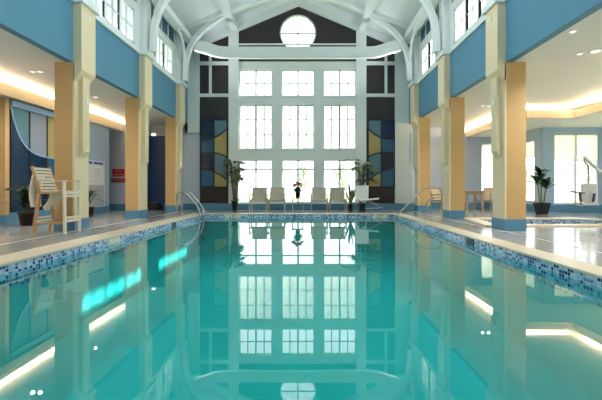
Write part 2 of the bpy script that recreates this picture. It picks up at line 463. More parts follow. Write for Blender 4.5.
struct('baseboard_back', m, M['base'], bevel=.01)
# ceiling: two slopes, with outer overhang, and rafters, purlins
m = MB(); OV = 5.57
for sgn in (-1, 1):
    m.hexa([(0,Y0,roofz(0)),(sgn*OV,Y0,roofz(OV)),(sgn*OV,YB+.6,roofz(OV)),(0,YB+.6,roofz(0)),
            (0,Y0,roofz(0)+.2),(sgn*OV,Y0,roofz(OV)+.2),(sgn*OV,YB+.6,roofz(OV)+.2),(0,YB+.6,roofz(0)+.2)])
struct('ceiling', m, M['ceiling'])
# side walls above the pillars
wn = [0]
def winname():
    wn[0] += 1; return 'window_%d' % wn[0]
SY = [Y0+.35+2.65*k for k in range(0)]
bays = [(p+.52, p+2.42) for p in (-1.15, 1.5, 6.8, 9.45)]
for sgn, side in ((-1,'left'),(1,'right')):
    yz = lambda u,v,t: (t,u,v)
    m = MB(); a, b_ = sorted((sgn*HW, sgn*(HW+.15))); m.box(a,b_,Y0,YB,CZ,4.56)
    struct('wall_'+side+'_balcony', m, M['blue'])
    m = MB()
    hol = []
    for q in bays: hol += [rect(q[0],q[1],4.75,5.68), rect(q[0]-.02,q[1]+.18,5.93,6.42)]
    m.prism(rect(Y0,12.58,4.56,6.46), hol, yz, a, b_)
    struct('wall_'+side, m, M['white'])
    m = MB(); m.box(a,b_,12.58,YB,4.56,6.46); struct('wall_'+side+'_end', m, M['blue'])
    # sill ledge
    m = MB(); f0, f1 = sorted((sgn*(HW-.06), sgn*HW)); m.box(f0,f1,Y0,12.1,4.56,4.68)
    for p in PIL:
        g0, g1 = sorted((sgn*(HW-.24), sgn*HW)); m.box(g0,g1,p-.05,p+PD+.05,4.55,4.69)
    struct('trim_'+('7' if sgn<0 else '8'), m, M['trimwhite'], bevel=.01)
    for q in bays:
        y0, y1 = q; x0, x1 = sorted((sgn*(HW+.02), sgn*(HW+.09))); xm = sgn*(HW+.06)
        m = MB()
        for z0, z1 in ((4.75,5.68),):
            m.box(x0,x1,y0,y1,z0,z0+.05); m.box(x0,x1,y0,y1,z1-.05,z1)
            m.box(x0,x1,y0,y0+.05,z0,z1); m.box(x0,x1,y1-.05,y1,z0,z1)
            for k in (1, 2): yy = y0+(y1-y0)*k/3; m.box(x0,x1,yy-.03,yy+.03,z0,z1)
        for k in range(5): yy = y0-.02+(y1-y0+.20)*k/4; m.box(x0,x1,yy-.02,yy+.02,5.93,6.42)
        w = struct(winname(), m, M['frame'])
        m = MB()
        for k in range(3):
            yy = y0+(y1-y0)*(k+.5)/3; m.box(xm-.02,xm+.02,yy-.016,yy+.016,4.75,5.68)
        m.box(xm-.02,xm+.02,y0,y1,5.2,5.225)
        for k in (1,2): yy = y0+(y1-y0)*k/3; m.box(xm-.042,xm+.02,yy-.03,yy+.03,4.8,5.63)
        m.build('muntins', M['muntindark'], w)
        m = MB(); m.box(xm-.003,xm+.003,y0,y1,4.75,5.68); m.build('pane', M['glass'], w)
        m = MB(); m.box(xm-.003,xm+.003,y0-.02,y1+.18,5.93,6.42); m.build('transom_pane', M['teal'], w)
    # eave beam
    e0, e1 = sorted((sgn*3.84, sgn*4.12)); m = MB(); m.box(e0,e1,Y0,YB-.1,6.18,6.40)
    tag(m.build('eave_beam', M['trimwhite'], bevel=.02), 'long white eave beam running under the %s edge of the roof' % side, 'beam')
    # purlin
    px = sgn*2.5; pz = roofz(px)
    m = MB(); m.box(px-.13,px+.13,Y0,YB-.09,pz-.22,pz+.03)
    tag(m.build('purlin_beam', M['trimwhite'], bevel=.01), 'white lengthwise ceiling beam on the %s roof slope, ending above a white upright' % side, 'beam')

# ------------------------------------------------------------------ arches, rafters, tie beam
half = [(4.02,4.70),(4.01,4.95),(3.98,5.41),(3.84,5.92),(3.61,6.28),(3.28,6.61),(2.63,7.05),(2.09,7.33),(1.54,7.53),(.8,7.72),(0,7.80)]
def smooth_path(P, n=4):
    out = []
    for i in range(len(P)-1):
        p0 = Vector(P[max(i-1,0)]); p1 = Vector(P[i]); p2 = Vector(P[i+1]); p3 = Vector(P[min(i+2,len(P)-1)])
        for k in range(n):
            t_ = k/n; out.append(.5*((2*p1)+(-p0+p2)*t_+(2*p0-5*p1+4*p2-p3)*t_*t_+(-p0+3*p1-3*p2+p3)*t_**3))
    out.append(Vector(P[-1])); return out
def arch(y, label):
    t_ = thing('roof_arch', label, 'arch', (0,y,0))
    full = [(-x,0,z) for x,z in half] + [(x,0,z) for x,z in half[::-1][1:]]
    m = MB(); m.sweep(smooth_path(full,4), .17, .15, (0,1,0)); m.build('curved_rib', M['trimwhite'], t_)
    for sgn in (-1,1):
        m = MB(); x0, x1 = 4.3, .0
        m.hexa([(0,-.15,roofz(0)-.16),(sgn*4.3,-.15,roofz(4.3)-.16),(sgn*4.3,.15,roofz(4.3)-.16),(0,.15,roofz(0)-.16),
                (0,-.15,roofz(0)+.02),(sgn*4.3,-.15,roofz(4.3)+.02),(sgn*4.3,.15,roofz(4.3)+.02),(0,.15,roofz(0)+.02)])
        m.build('rafter', M['trimwhite'], t_)
        m = MB(); m.beam((sgn*2.5,0,6.98+.16),(sgn*2.5,0,roofz(2.5)-.14),.14,.16); m.build('strut', M['trimwhite'], t_)
    return t_
arch(12.2, 'white curved roof arch nearest the window wall, meeting the straight cross beam')
arch(9.65, 'white curved roof arch over the middle pillars, nearer than the cross beam')
m = MB()
tb = [(-3.72,0,6.04),(-3.5,0,5.98),(-3.3,0,5.93),(-3.0,0,5.83),(-2.7,0,5.78),(-1.8,0,5.77),(0,0,5.77),(1.8,0,5.77),(2.7,0,5.78),(3.0,0,5.83),(3.3,0,5.93),(3.5,0,5.98),(3.72,0,6.04)]
m.sweep(smooth_path(tb,3), .16, .42, (0,1,0))
o = m.build('cross_beam', M['trimwhite'], bevel=.03); o.location = (0,12.38,0)
tag(o, 'thick white cross beam with upturned ends spanning the hall below the round window', 'beam')
# curved braces along the eave
for sgn, side in ((-1,'left'),(1,'right')):
    P = [(sgn*4.02,12.12,5.35),(sgn*4.0,12.0,5.75),(sgn*3.99,11.75,6.02),(sgn*3.98,11.35,6.2)]
    m = MB(); m.tube(smooth_path(P,4), .045, 8)
    tag(m.build('curved_brace', M['trimwhite'], smooth=True), 'small white curved brace from the %s far pillar up to the eave beam' % side, 'brace')

# ------------------------------------------------------------------ pillars
pos = ['nearest', 'middle', 'farthest']
for sgn, side in ((-1,'left'),(1,'right')):
    for i, p in enumerate(PIL):
        d = {0:'nearest the camera, with the %s' % ('tall slatted chair before it' if sgn<0 else 'spa pool behind it'),
             1:'in the middle of its row of three', 2:'farthest, closest to the window wall'}[i]
        t_ = thing('pillar', 'ochre and cream square pillar on the %s, %s' % (side, d), 'pillar', (sgn*4.31,p,0), 0)
        # shaft behind face: local x outwards = sgn
        X = lambda a: sgn*a
        def bx(mb, a, b_, y0, y1, z0, z1):
            q0, q1 = sorted((X(a), X(b_))); mb.box(q0,q1,y0,y1,z0,z1); return mb
        bx(MB(), .03, .39 if sgn < 0 else .42, 0, PD, 0, CZ).build('shaft', M['orange'], t_)
        bx(MB(), -.005, .03, 0, PD, .22, CZ).build('face_panel', M['cream'], t_)
        bx(MB(), -.02, .40 if sgn < 0 else .43, -.012, PD+.012, 0, .225).build('base_trim', M['base'], t_, bevel=.008)
        m = MB(); bx(m, -.15, .02, 0, PD, 3.22, 4.56)
        # taper under the upper pilaster
        m.hexa([(X(-.005),0,3.0),(X(.02),0,3.0),(X(.02),PD,3.0),(X(-.005),PD,3.0),(X(-.15),0,3.22),(X(.02),0,3.22),(X(.02),PD,3.22),(X(-.15),PD,3.22)])
        m.build('upper_pilaster', M['cream'], t_)
        m = MB(); y0, y1 = .12, PD-.12
        m.hexa([(X(-.02),y0,1.48),(X(0),y0,1.48),(X(0),y1,1.48),(X(-.02),y1,1.48),(X(-.10),y0,1.60),(X(0),y0,1.60),(X(0),y1,1.60),(X(-.10),y1,1.60)])
        bx(m, -.10, 0, y0, y1, 1.60, 3.12)
        m.build('face_strip', M['cream'], t_)
        if 1:
            m = MB(); bx(m, -.13, .02, .03, PD-.03, 4.69, 6.45); bx(m, -.16, -.13, .12, PD-.12, 4.69, 6.2)
            m.build('clerestory_post', M['trimwhite'], t_)
    t0 = -1
    # small white fixtures on nearest pillar
    for z, pr in ((4.36,.15),(2.63,.10)):
        m = MB(); q = sgn*(4.31-pr); a, b_ = sorted((q, q-sgn*.02)); m.box(a,b_,6.8+.2,6.8+.25,z-.055,z+.055)
        tag(m.build('wall_fixture', M['plastic'], bevel=.008), 'small white oblong light %s on the nearest %s pillar' % ('high up' if z>4 else 'halfway up, on the narrow strip', side), 'light fixture')

# ------------------------------------------------------------------ back wall windows
def back_window(a, b_, c, d, row):
    yf0, yf1 = YB+.03, YB+.10
    m = MB(); e = .035
    m.box(a,b_,yf0,yf1,c,c+e); m.box(a,b_,yf0,yf1,d-e,d); m.box(a,a+e,yf0,yf1,c,d); m.box(b_-e,b_,yf0,yf1,c,d)
    w = struct(winname(), m, M['frame'])
    m = MB(); mx = (a+b_)/2
    m.box(mx-.033,mx+.033,yf0,yf1-.02,c,d)
    if row == 0:
        for k in (.25,.75): xx = a+(b_-a)*k; m.box(xx-.02,xx+.02,yf0+.02,yf1-.03,c,d)
        m.box(a,b_,yf0+.02,yf1-.03,(c+d)/2-.02,(c+d)/2+.02)
    if row == 1:
        for k in (.25,.75): xx = a+(b_-a)*k; m.box(xx-.02,xx+.02,yf0+.03,yf1-.03,c,d)
        for k in (.33,.68): zz = c+(d-c)*k; m.box(a,b_,yf0+.03,yf1-.03,zz-.016,zz+.016)
    if row == 2:
        m.box(a,b_,yf0,yf1-.02,1.56,1.61)
    m.build('muntins', M['muntin'], w)
    m = MB(); m.box(a,b_,YB+.075,YB+.08,c,d); m.build('pane', M['glass'], w)
    if row == 1:
        m = MB(); m.box(a+.02,b_-.02,YB+.055,YB+.056,c+.03,d); m.build('roller_shade', M['shade'], w)
        m = MB(); m.box(a,b_,yf0-.01,yf1,c-.005,c+.03); m.box(mx-.014,mx+.014,yf0,YB+.054,c,d); m.build('shade_rail', M['frame'], w)
for a, b_ in cols:
    for r, (c, d) in enumerate(rows): back_window(a, b_, c, d, r)
# round window
m = MB()
N = 48
for k in range(N):
    a0, a1 = 2*PI*k/N, 2*PI*(k+1)/N
    P = []
    for yy in (YB+.02, YB+.1):
        for r_, an in ((.67,a0),(.73,a0),(.73,a1),(.67,a1)): P.append((RC[0]+r_*math.cos(an), yy, RC[1]+r_*math.sin(an)))
    m.hexa(P)
w = struct(winname(), m, M['frame'])
m = MB(); m.box(RC[0]-.025,RC[0]+.025,YB+.04,YB+.08,RC[1]-.7,RC[1]+.7); m.box(RC[0]-.7,RC[0]+.7,YB+.04,YB+.08,RC[1]-.025,RC[1]+.025)
m.build('muntins', M['muntin'], w)
m = MB(); m.prism([(RC[0]+.7*math.cos(2*PI*k/N), RC[1]+.7*math.sin(2*PI*k/N)) for k in range(N)], [], xz, YB+.09, YB+.094); m.build('pane', M['glass'], w)
# sills under the tall bottom row and casing beads round each opening
m = MB()
for a, b_ in cols:
    for c, d in rows:
        m.box(a-.05,b_+.05,YB-.025,YB,d,d+.05); m.box(a-.05,b_+.05,YB-.03,YB,c-.05,c) if c > .5 else None
        m.box(a-.05,a,YB-.025,YB,c,d); m.box(b_,b_+.05,YB-.025,YB,c,d)
struct('trim_9', m, M['trimwhite'])

# ------------------------------------------------------------------ art panels
def art(mirror, label):
    x0, x1, xm = (xu(201.8), xu(227), xu(214.5))
    lo, hi = zu(186.5), zu(120.8)
    # arcs: height at left edge, middle, right edge
    arcs = [ (zu(139.5), zu(138.0), zu(129.5)), (zu(153.6), zu(152.8), zu(157)), (zu(169), zu(172), zu(179.5)) ]
    def az(k, x):
        a, b_, c = arcs[k]; t_ = (x-x0)/(x1-x0); tm = (xm-x0)/(x1-x0)
        # quadratic through three points
        L0 = (t_-tm)*(t_-1)/((0-tm)*(0-1)); L1 = t_*(t_-1)/(tm*(tm-1)); L2 = t_*(t_-tm)/(1*(1-tm))
        return a*L0+b_*L1+c*L2
    cxm = (x0+x1)/2
    ox = cxm if not mirror else xu(381)
    fx = (lambda x: x-cxm) if not mirror else (lambda x: -(x-cxm))
    t_ = thing('stained_glass_panel', label, 'wall art', (ox,YB-.03,lo))
    colset = {'L':['navy','midblue','navy','midblue'], 'R':['steel','tan','steel','tan']}
    for side, (a, b_) in (('L',(x0,xm)),('R',(xm,x1))):
        for k in range(4):
            up = [(x, (hi if k==0 else az(k-1,x))) for x in [a+(b_-a)*i/8 for i in range(9)]]
            dn = [(x, (lo if k==3 else az(k,x))) for x in [a+(b_-a)*i/8 for i in range(9)]]
            poly = [(fx(p[0]), p[1]-lo) for p in dn + up[::-1]]
            m = MB(); m.prism(poly, [], lambda u,v,t: (u,t,v), -.03, -.012); m.build('glass_piece', M[colset[side][k]], t_)
    m = MB()
    m.prism([(fx(x0-.05),-.05),(fx(x1+.05),-.05),(fx(x1+.05),hi-lo+.02),(fx(x0-.05),hi-lo+.02)], [[(fx(x0),0),(fx(x1),0),(fx(x1),hi-lo),(fx(x0),hi-lo)]], lambda u,v,t: (u,t,v), -.045, 0)
    w_ = .022; m.box(min(fx(xm-w_),fx(xm+w_)),max(fx(xm-w_),fx(xm+w_)),-.045,-.01,0,hi-lo)
    for k in range(3):
        P = [(fx(x0+(x1-x0)*i/16), -.034, az(k, x0+(x1-x0)*i/16)-lo) for i in range(17)]
        m.sweep(P, .03, .05, (0,1,0))
    m.build('leading', M['black'], t_)
    m = MB(); m.box(-.5,.5,-.012,0,0,hi-lo); m.build('backing', M['black'], t_)
art(False, 'tall blue and tan stained glass wall panel left of the window grid')
art(True, 'tall blue and tan stained glass wall panel right of the window grid')

# ------------------------------------------------------------------ left wing
m = MB(); m.box(-9.2,-HW-.15,Y0,14.3,CZ,CZ+.2); struct('ceiling_left_wing', m, M['wingceil'])
m = MB(); m.box(-9.2,-6.57,Y0,11.93,SZ,3.19); m.box(-9.2,-6.57,11.93,13.0,SZ,3.19); struct('trim_10', m, M['wingceil'])
m = MB(); m.box(-6.60,-6.55,Y0,12.9,SZ,3.25); struct('trim_11', m, M['peach'])
m = MB(); m.box(-6.85,-6.70,8.05,9.98,0,SZ); struct('wall_left_wing', m, M['navywall'])
m = MB(); m.box(-7.45,-7.30,Y0,8.05,0,SZ); m.box(-7.30,-6.87,8.05,8.10,0,SZ); struct('wall_left_near', m, M['lav'])
m = MB(); m.box(-6.72,-6.60,9.98,11.93,0,SZ); m.box(-9.2,-6.6,11.90,11.93,0,SZ) if 0 else None; struct('wall_left_notice', m, M['paleblue'])
m = MB(); m.box(-8.6,-6.1,12.8,12.95,.25,3.37); struct('wall_left_recess', m, M['lav'])
m = MB(); m.box(-8.6,-6.1,12.78,12.95,0,.25); m.box(-6.70,-6.585,9.98,11.94,0,.22); m.box(-6.7,-6.685,8.05,9.98,0,.27); struct('baseboard_left', m, M['base'])
m = MB(); m.box(-8.7,-8.6,9.98,12.95,0,3.37); m.box(-8.7,-6.7,9.9,9.98,0,3.37); struct('wall_left_corridor', m, M['lav'])
m = MB(); m.box(-6.15,-4.6,13.9,14.05,0,2.98); m.box(-6.2,-6.1,12.95,14.05,0,3.37); struct('wall_left_alcove', m, M['navywall'])
m = MB(); m.box(-6.15,-4.3,13.88,14.05,2.98,CZ); struct('trim_12', m, M['wingceil'])
m = MB(); m.box(-5.0,-4.3,YB,YB+.15,.24,CZ); struct('wall_left_return', m, M['paleblue'])
m = MB(); m.box(-5.0,-4.45,YB-.03,YB+.15,0,.24); m.box(-5.5,-5.0,13.87,13.9,0,.2); struct('baseboard_left_return', m, M['base'])
m = MB(); m.box(-5.05,-5.0,YB,14.05,0,CZ); struct('wall_left_cheek', m, M['navywall'])
# ochre end pier at the far left
t_ = thing('pier', 'broad ochre pier at the far left edge, beside the navy mural', 'pillar', (-6.78,7.93,0))
MB().box(-.50,.09,0,.11,0,SZ).build('shaft', M['orange'], t_)
MB().box(-.51,.10,-.015,.115,0,.22).build('base_trim', M['base'], t_)
# mural wall
t_ = thing('mural_panel', 'large navy, steel blue and tan curved-pattern mural on the left wing wall', 'wall art', (-6.697,8.06,0.27))
Hm = 2.79-.27; Ym = [0,.55,1.13,1.93]
def arcz(y):   # z of the curve as function of y (local)
    # (y=.05,z 2.45) falls to (.55,1.05) then flattens (1.93,.72)
    return 1.39 + 1.12*math.exp(-max(0,y)/.27)
def strip(y0, y1, f0, f1, mat, name='panel'):
    ys = [y0+(y1-y0)*i/14 for i in range(15)]
    poly = [(y, f0(y)) for y in ys] + [(y, f1(y)) for y in ys[::-1]]
    m = MB(); m.prism(poly, [], lambda u,v,t: (t,u,v), 0, .02); m.build(name, M[mat], t_)
cl = lambda y: min(Hm, max(0, arcz(y)))
top = lambda y: Hm; bot = lambda y: 0.
lowedge = lambda y: max(.55, cl(y)-.5)
strip(Ym[0],Ym[1],cl,top,'steel'); strip(Ym[1],Ym[2],cl,top,'greyblue'); strip(Ym[2],Ym[3],cl,top,'tan')
strip(Ym[0],Ym[2],bot,cl,'navy'); strip(Ym[2],Ym[3],bot,cl,'midblue')
m = MB()
for y in Ym[1:3]: m.box(.02,.028,y-.02,y+.02,0,Hm)
m.box(.02,.028,-.0,.03,0,Hm)
m.build('divider', M['black'], t_)
m = MB(); P = [(.026,y,cl(y)) for y in [Ym[3]*i/40 for i in range(41)] if arcz(y) < Hm]
m.sweep(P, .012, .035, (1,0,0)); m.build('curved_bead', M['lightblue'], t_)
m = MB(); m.box(-6.72,-6.62,8.05,9.98,2.79,2.93); struct('trim_13', m, M['lightblue'])
# red signs
for (z0, z1, x0, x1, mt, lines, lab) in ((1.28,1.57,-6.98,-6.52,'red',['NO','LIFEGUARD'],'square red notice with pale lettering on the recessed wall, the upper of two'),
                                  (1.06,1.215,-7.02,-6.42,'darkred',['NO DIVING'],'narrow dark red notice strip mounted below the square red one')):
    t_ = thing('notice_sign', lab, 'sign', ((x0+x1)/2,12.8,z0))
    w = (x1-x0)/2; h = z1-z0
    MB().box(-w,w,-.015,0,0,h).build('board', M[mt], t_)
    for i, s_ in enumerate(lines):
        zc = h*(1-(i+.5)/len(lines)); sz = .155 if len(s_) < 4 else (.088 if len(lines) > 1 else .095)
        text_mb(s_, sz, lambda c, zc=zc: Vector((c.x, -.016-c.z, zc+c.y))).build('lettering', M['pink'], t_, fixn=False)
# notice boards on the pale wall
t_ = thing('notice_board', 'tall white notice board with two blue-titled sheets on the pale left wall', 'notice board', (-6.595,10.35,.225))
MB().box(0,.02,0,1.28,0,1.52).build('board', M['board'], t_)
MB().box(.02,.026,.05,1.22,.02,.72).build('lower_panel', M['boardgrey'], t_)
for y0 in (.10,.68):
    s_ = MB().box(.02,.026,y0,y0+.5,.76,1.36).build('sheet', M['plastic'], t_)
    m = MB()
    for k in range(9): m.box(.026,.0275,y0+.04,y0+.46-.07*(k%3),.82+k*.055,.832+k*.055)
    m.build('printed_lines', M['boardgrey'], s_)
    MB().box(.02,.028,y0,y0+.5,1.40,1.48).build('title_strip', M['titleblue'], t_)
# low dark pool cleaner in alcove
t_ = thing('pool_cleaner', 'low black pool cleaner on the floor before the navy alcove wall', 'pool cleaner', (-5.75,13.45,0))
m = MB(); m.hexa([(-.3,-.2,.05),(.3,-.2,.05),(.3,.2,.05),(-.3,.2,.05),(-.24,-.14,.26),(.22,-.14,.26),(.22,.14,.26),(-.24,.14,.26)]); m.build('body', M['blackplastic'], t_, bevel=.03)
for sx in (-.2,.2):
    for sy in (-.2,.2):
        m = MB(); m.tube([(sx,sy-.03,.08),(sx,sy+.03,.08)], .08, 14); m.build('wheel', M['blackplastic'], t_)
m = MB(); m.tube([(-.18,-.17,.24),(-.15,-.19,.30),(.1,-.19,.30),(.13,-.17,.24)], .014, 8); m.build('handle', M['chrome'], t_)
tag(MB().box(-5.98,-5.85,13.84,13.88,2.99,3.06).build('wall_lamp', M['led']), 'tiny white lamp above the navy alcove', 'lamp')

# ------------------------------------------------------------------ right wing
m = MB(); m.box(HW+.15,12.2,Y0,14.4,CZ,CZ+.2); struct('ceiling_right_wing', m, M['wingceil'])
m = MB(); m.box(8.45,12.2,Y0,10.3,SZ,3.19); m.box(7.0,12.2,10.3,14.2,SZ,3.19); struct('trim_14', m, M['wingceil'])
m = MB(); m.box(8.43,8.48,Y0,10.3,SZ,3.20); m.box(7.0,8.48,10.28,10.33,SZ,3.20); m.box(6.98,7.03,10.3,14.2,SZ,3.20); struct('trim_15', m, M['peach'])
yz = lambda u,v,t: (t,u,v)
m = MB(); m.prism(rect(HW,8.75,.0,CZ), [rect(7.62,8.42,.5,2.70)], xz, 14.2, 14.35); struct('wall_right_far', m, M['lav'])
m = MB(); m.prism(rect(12.05,14.2,0,SZ), [rect(12.35,13.1,.35,2.6)], yz, 8.6, 8.75); struct('wall_right_bay', m, M['lav'])
m = MB(); m.prism(rect(8.6,12.2,0,SZ), [rect(8.99,10.56,.29,2.74)], xz, 11.9, 12.05); struct('wall_right_windowed', m, M['paleblue'])
m = MB(); m.prism(rect(Y0,11.9,0,CZ), [rect(1.0,3.2,.4,2.6), rect(4.5,6.7,.4,2.6), rect(8,10.4,.4,2.6)], yz, 11.6, 11.75); struct('wall_right_outer', m, M['paleblue'])
m = MB(); m.box(HW+.1,8.6,14.17,14.2,0,.25); m.box(8.57,8.6,11.88,14.2,0,.25); m.box(8.57,11.6,11.86,11.9,0,.27); struct('baseboard_right', m, M['base'])
def simple_window(axis, a, b_, c, d, t0, shade_z, n=2, mat='warmshade', hz=None):
    pt = (lambda u0,u1,s0,s1,v0,v1: (u0,u1,s0,s1,v0,v1)) if axis=='x' else (lambda u0,u1,s0,s1,v0,v1: (s0,s1,u0,u1,v0,v1))
    m = MB(); e = .04
    for q in ((a,b_,c,c+e),(a,b_,d-e,d),(a,a+e,c,d),(b_-e,b_,c,d)): m.box(*pt(q[0],q[1],t0+.03,t0+.1,q[2],q[3]))
    for k in range(1,n): x = a+(b_-a)*k/n; m.box(*pt(x-.03,x+.03,t0+.03,t0+.1,c,d))
    w = struct(winname(), m, M['frame'])
    m = MB(); m.box(*pt(a,b_,t0+.075,t0+.08,c,d)); m.build('pane', M['glass'], w)
    if hz:
        m = MB()
        for z in hz: m.box(*pt(a,b_,t0+.05,t0+.09,z-.012,z+.012))
        m.build('muntins', M['muntin'], w)
    if shade_z:
        m = MB(); m.box(*pt(a+.01,b_-.01,t0+.02,t0+.021,shade_z,d)); s_ = m.build('roller_shade', M[mat], w)
        m = MB(); m.box(*pt(a+.01,b_-.01,t0+.012,t0+.03,shade_z-.02,shade_z)); m.build('shade_bar', M['muntin'], s_)
simple_window('x', 7.62, 8.42, .5, 2.70, 14.2, 1.72, 1)
simple_window('y', 12.35, 13.1, .35, 2.6, 8.6, 2.0, 1)
simple_window('x', 8.99, 10.56, .29, 2.74, 11.9, 1.83, 2, hz=(.75,))
for q in ((1.0,3.2),(4.5,6.7),(8,10.4)): simple_window('y', q[0], q[1], .4, 2.6, 11.6, None, 3)

# wall behind the camera, unseen; its dark slate cuts light on camera-facing sides
m = MB()
m.prism([(-9.2,0),(12.2,0),(12.2,CZ),(HX+.15,CZ),(HX+.15,roofz(HX+.15)),(0,roofz(0)),(-HX-.15,roofz(HX+.15)),(-HX-.15,CZ),(-9.2,CZ)],
        [], xz, Y0-.2, Y0)
struct('wall_front', m, M['frontwall'])

# cove lights (LED tape lying on the soffit behind the fascia)
def cove(name, x, y, sx, sy, power, tilt=(0,0)):
    L = bpy.data.lights.new(name, 'AREA'); L.shape = 'RECTANGLE'; L.size = sx; L.size_y = sy; L.energy = power; L.color = (1,.76,.48)
    o = bpy.data.objects.new(name, L); C.objects.link(o); o.location = (x,y,3.235); o.rotation_euler = (PI+tilt[0],tilt[1],0)
COVE = 14
cove('cove_light_left', -6.72, 6.4, .08, 12.6, COVE*12.6*1.15, (0,.6))
cove('cove_light_right_near', 8.62, 4.6, .08, 11.2, COVE*11.2, (0,-.6))
cove('cove_light_right_cross', 7.75, 10.45, 1.4, .08, COVE*1.5, (-.6,0))
cove('cove_light_right_far', 7.16, 12.3, .08, 3.6, COVE*3.6, (0,-.6))
# downlights
DL = 75; UPL = 400
def lamp(x, y, z, e):
    Lp = bpy.data.lights.new('downlight_beam', 'SPOT'); Lp.energy = e; Lp.spot_size = 2.6; Lp.spot_blend = 1; Lp.shadow_soft_size = .03; Lp.color = (1,.96,.90)
    o_ = bpy.data.objects.new('downlight_beam', Lp); C.objects.link(o_); o_.location = (x,y,z)
def downlight(x, y, r, lab):
    t_ = thing('downlight', lab, 'ceiling light', (x,y,CZ))
    m = MB(); m.lathe([(r*.7,-.002),(r*.72,-.012),(r,-.010),(r,0)], 24); m.build('trim_ring', M['trimwhite'], t_, smooth=True)
    m = MB(); m.lathe([(r*.68,-.013),(r*.66,-.016)], 24); m.build('lamp', M['spot'], t_)
    lamp(x, y, CZ-.03, DL)
downlight(5.66,6.25,.11,'largest round ceiling downlight, at the upper right edge')
downlight(4.62,5.46,.06,'small ceiling downlight at upper right, closest to the blue balcony wall')
downlight(5.46,6.37,.06,'small ceiling downlight just left of the largest round one')
downlight(-5.58,7.35,.065,'small ceiling downlight left of the nearest left pillar, left of a pair')
downlight(-5.42,7.35,.065,'small ceiling downlight left of the nearest left pillar, right of a pair')
downlight(-5.5,9.4,.07,'small ceiling downlight seen just right of the nearest left pillar')
downlight(5.72,10.4,.06,'small ceiling downlight seen between middle and nearest right pillars, left of a pair')
downlight(5.9,10.4,.06,'small ceiling downlight seen between middle and nearest right pillars, right of a pair')

for k, y in enumerate((1.6, 4.2)):  # extra downlights out of view, added to brighten the wings
    downlight(-5.5,y,.07,'added out-of-view fill downlight of the left wing close to the camera, %s' % ('first from the front wall','second from the front wall')[k])
    downlight(5.6,y,.07,'added out-of-view fill downlight of the right wing close to the camera, %s' % ('first from the front wall','second from the front wall')[k])
# added unseen fill spots above the pilaster ledges, aimed across at the opposite roof slope
for sgn in (-1,1):
    for y in (1.7, 4.4, 7.02, 9.67, 12.25):
        Lp = bpy.data.lights.new('fill_uplight','SPOT'); Lp.energy = UPL; Lp.spot_size = 2.0; Lp.spot_blend = 1; Lp.shadow_soft_size = .08; Lp.color = (.95,.98,1)
        o_ = bpy.data.objects.new('fill_uplight', Lp); C.objects.link(o_); o_.location = (sgn*3.99, y, 4.85)
        o_.rotation_euler = Vector((-sgn*1.0, 0, .62)).to_track_quat('-Z','Y').to_euler()

# ------------------------------------------------------------------ handrails
def fillet(P, r=.1, n=6):
    P = [Vector(p) for p in P]; out = [P[0]]
    for i in range(1, len(P)-1):
        a = (P[i-1]-P[i]); b_ = (P[i+1]-P[i]); rr = min(r, a.length*.49, b_.length*.49)
        s_ = P[i]+a.normalized()*rr; e = P[i]+b_.normalized()*rr
        for k in range(n+1):
            q = k/n; out.append(s_*(1-q)**2 + P[i]*2*q*(1-q) + e*q*q)
    out.append(P[-1]); return out
t_ = thing('pool_ladder', 'steel ladder rails arching over the far left pool edge', 'pool ladder', (-3.05,10.7,0))
for dy in (-.2,.2):
    P = [(-.62,dy,0),(-.62,dy,.73),(-.36,dy,.73),(.07,dy,.22),(.07,dy,-.9)]
    m = MB(); m.tube(fillet(P,.17,8), .025, 12); r_ = m.build('rail', M['chrome'], t_, smooth=True)
    m = MB(); m.lathe([(.045,.0),(.045,.012),(.024,.03)], 16, (-.62,dy,0)); m.build('floor_flange', M['chrome'], r_)
for z in (-.35,-.62,-.88): MB().box(.03,.13,-.2,.2,z,z+.03).build('step', M['plastic'], t_)
t_ = thing('handrail', 'bent steel handrail sloping from the far right pool corner', 'handrail', (3.2,10.9,0))
P = [(-.12,0,-.34),(.05,0,.0),(.90,0,.85),(1.42,0,.85),(1.46,0,.56),(1.12,0,.50),(.97,0,.40),(.97,0,0)]
m = MB(); m.tube(fillet(P,.14,8), .025, 12); m.build('rail', M['rail'], t_, smooth=True)
for x in (.05,.97):
    m = MB(); m.lathe([(.045,.0),(.045,.012),(.024,.03)], 16, (x,0,.008 if x < .5 else 0)); m.build('floor_flange', M['rail'], t_)

# ------------------------------------------------------------------ sling chairs
def sling_chair(fab, frm):
    t_ = thing('patio_chair', '', 'chair')
    w = .30
    # facing -y (towards camera)
    for sx in (-1,1):
        m = MB(); m.beam((sx*w,-.26,0),(sx*w,-.24,.60),.035,.035); m.build('leg', M[frm], t_)
        m = MB(); m.beam((sx*w,.30,0),(sx*w,.18,.45),.035,.035); m.build('leg', M[frm], t_)
        m = MB(); m.beam((sx*w,-.30,.61),(sx*w,.20,.60),.05,.028); m.build('armrest', M[frm], t_)
        m = MB(); m.beam((sx*(w-.03),-.24,.40),(sx*(w-.03),.20,.36),.03,.04); m.beam((sx*(w-.03),.18,.36),(sx*(w-.03),.33,.86),.03,.035); m.build('side_frame', M[frm], t_)
    m = MB(); P = [(0,-.26,.40),(0,-.1,.385),(0,.08,.37),(0,.16,.39),(0,.20,.46),(0,.26,.66),(0,.325,.86)]
    m.sweep(smooth_path(P,3), .50, .012, (1,0,0)); m.build('sling', M[fab], t_)
    m = MB(); m.beam((-w,.33,.86),(w,.33,.86),.03,.03); m.build('top_bar', M[frm], t_)
    m = MB(); m.beam((-w,-.25,.36),(w,-.25,.36),.03,.03); m.build('front_bar', M[frm], t_)
    return t_
ch = sling_chair('taupe','chairframe')
ys = 12.72
ch.location = (xu(258.5)+.12,ys,0); ch['label'] = 'leftmost of the four taupe sling chairs before the windows, near the left palm'; ch['group'] = 'sling chairs along the window wall'
def sx_(u, y=12.72): return CAMX + (u-307.5)*y/F
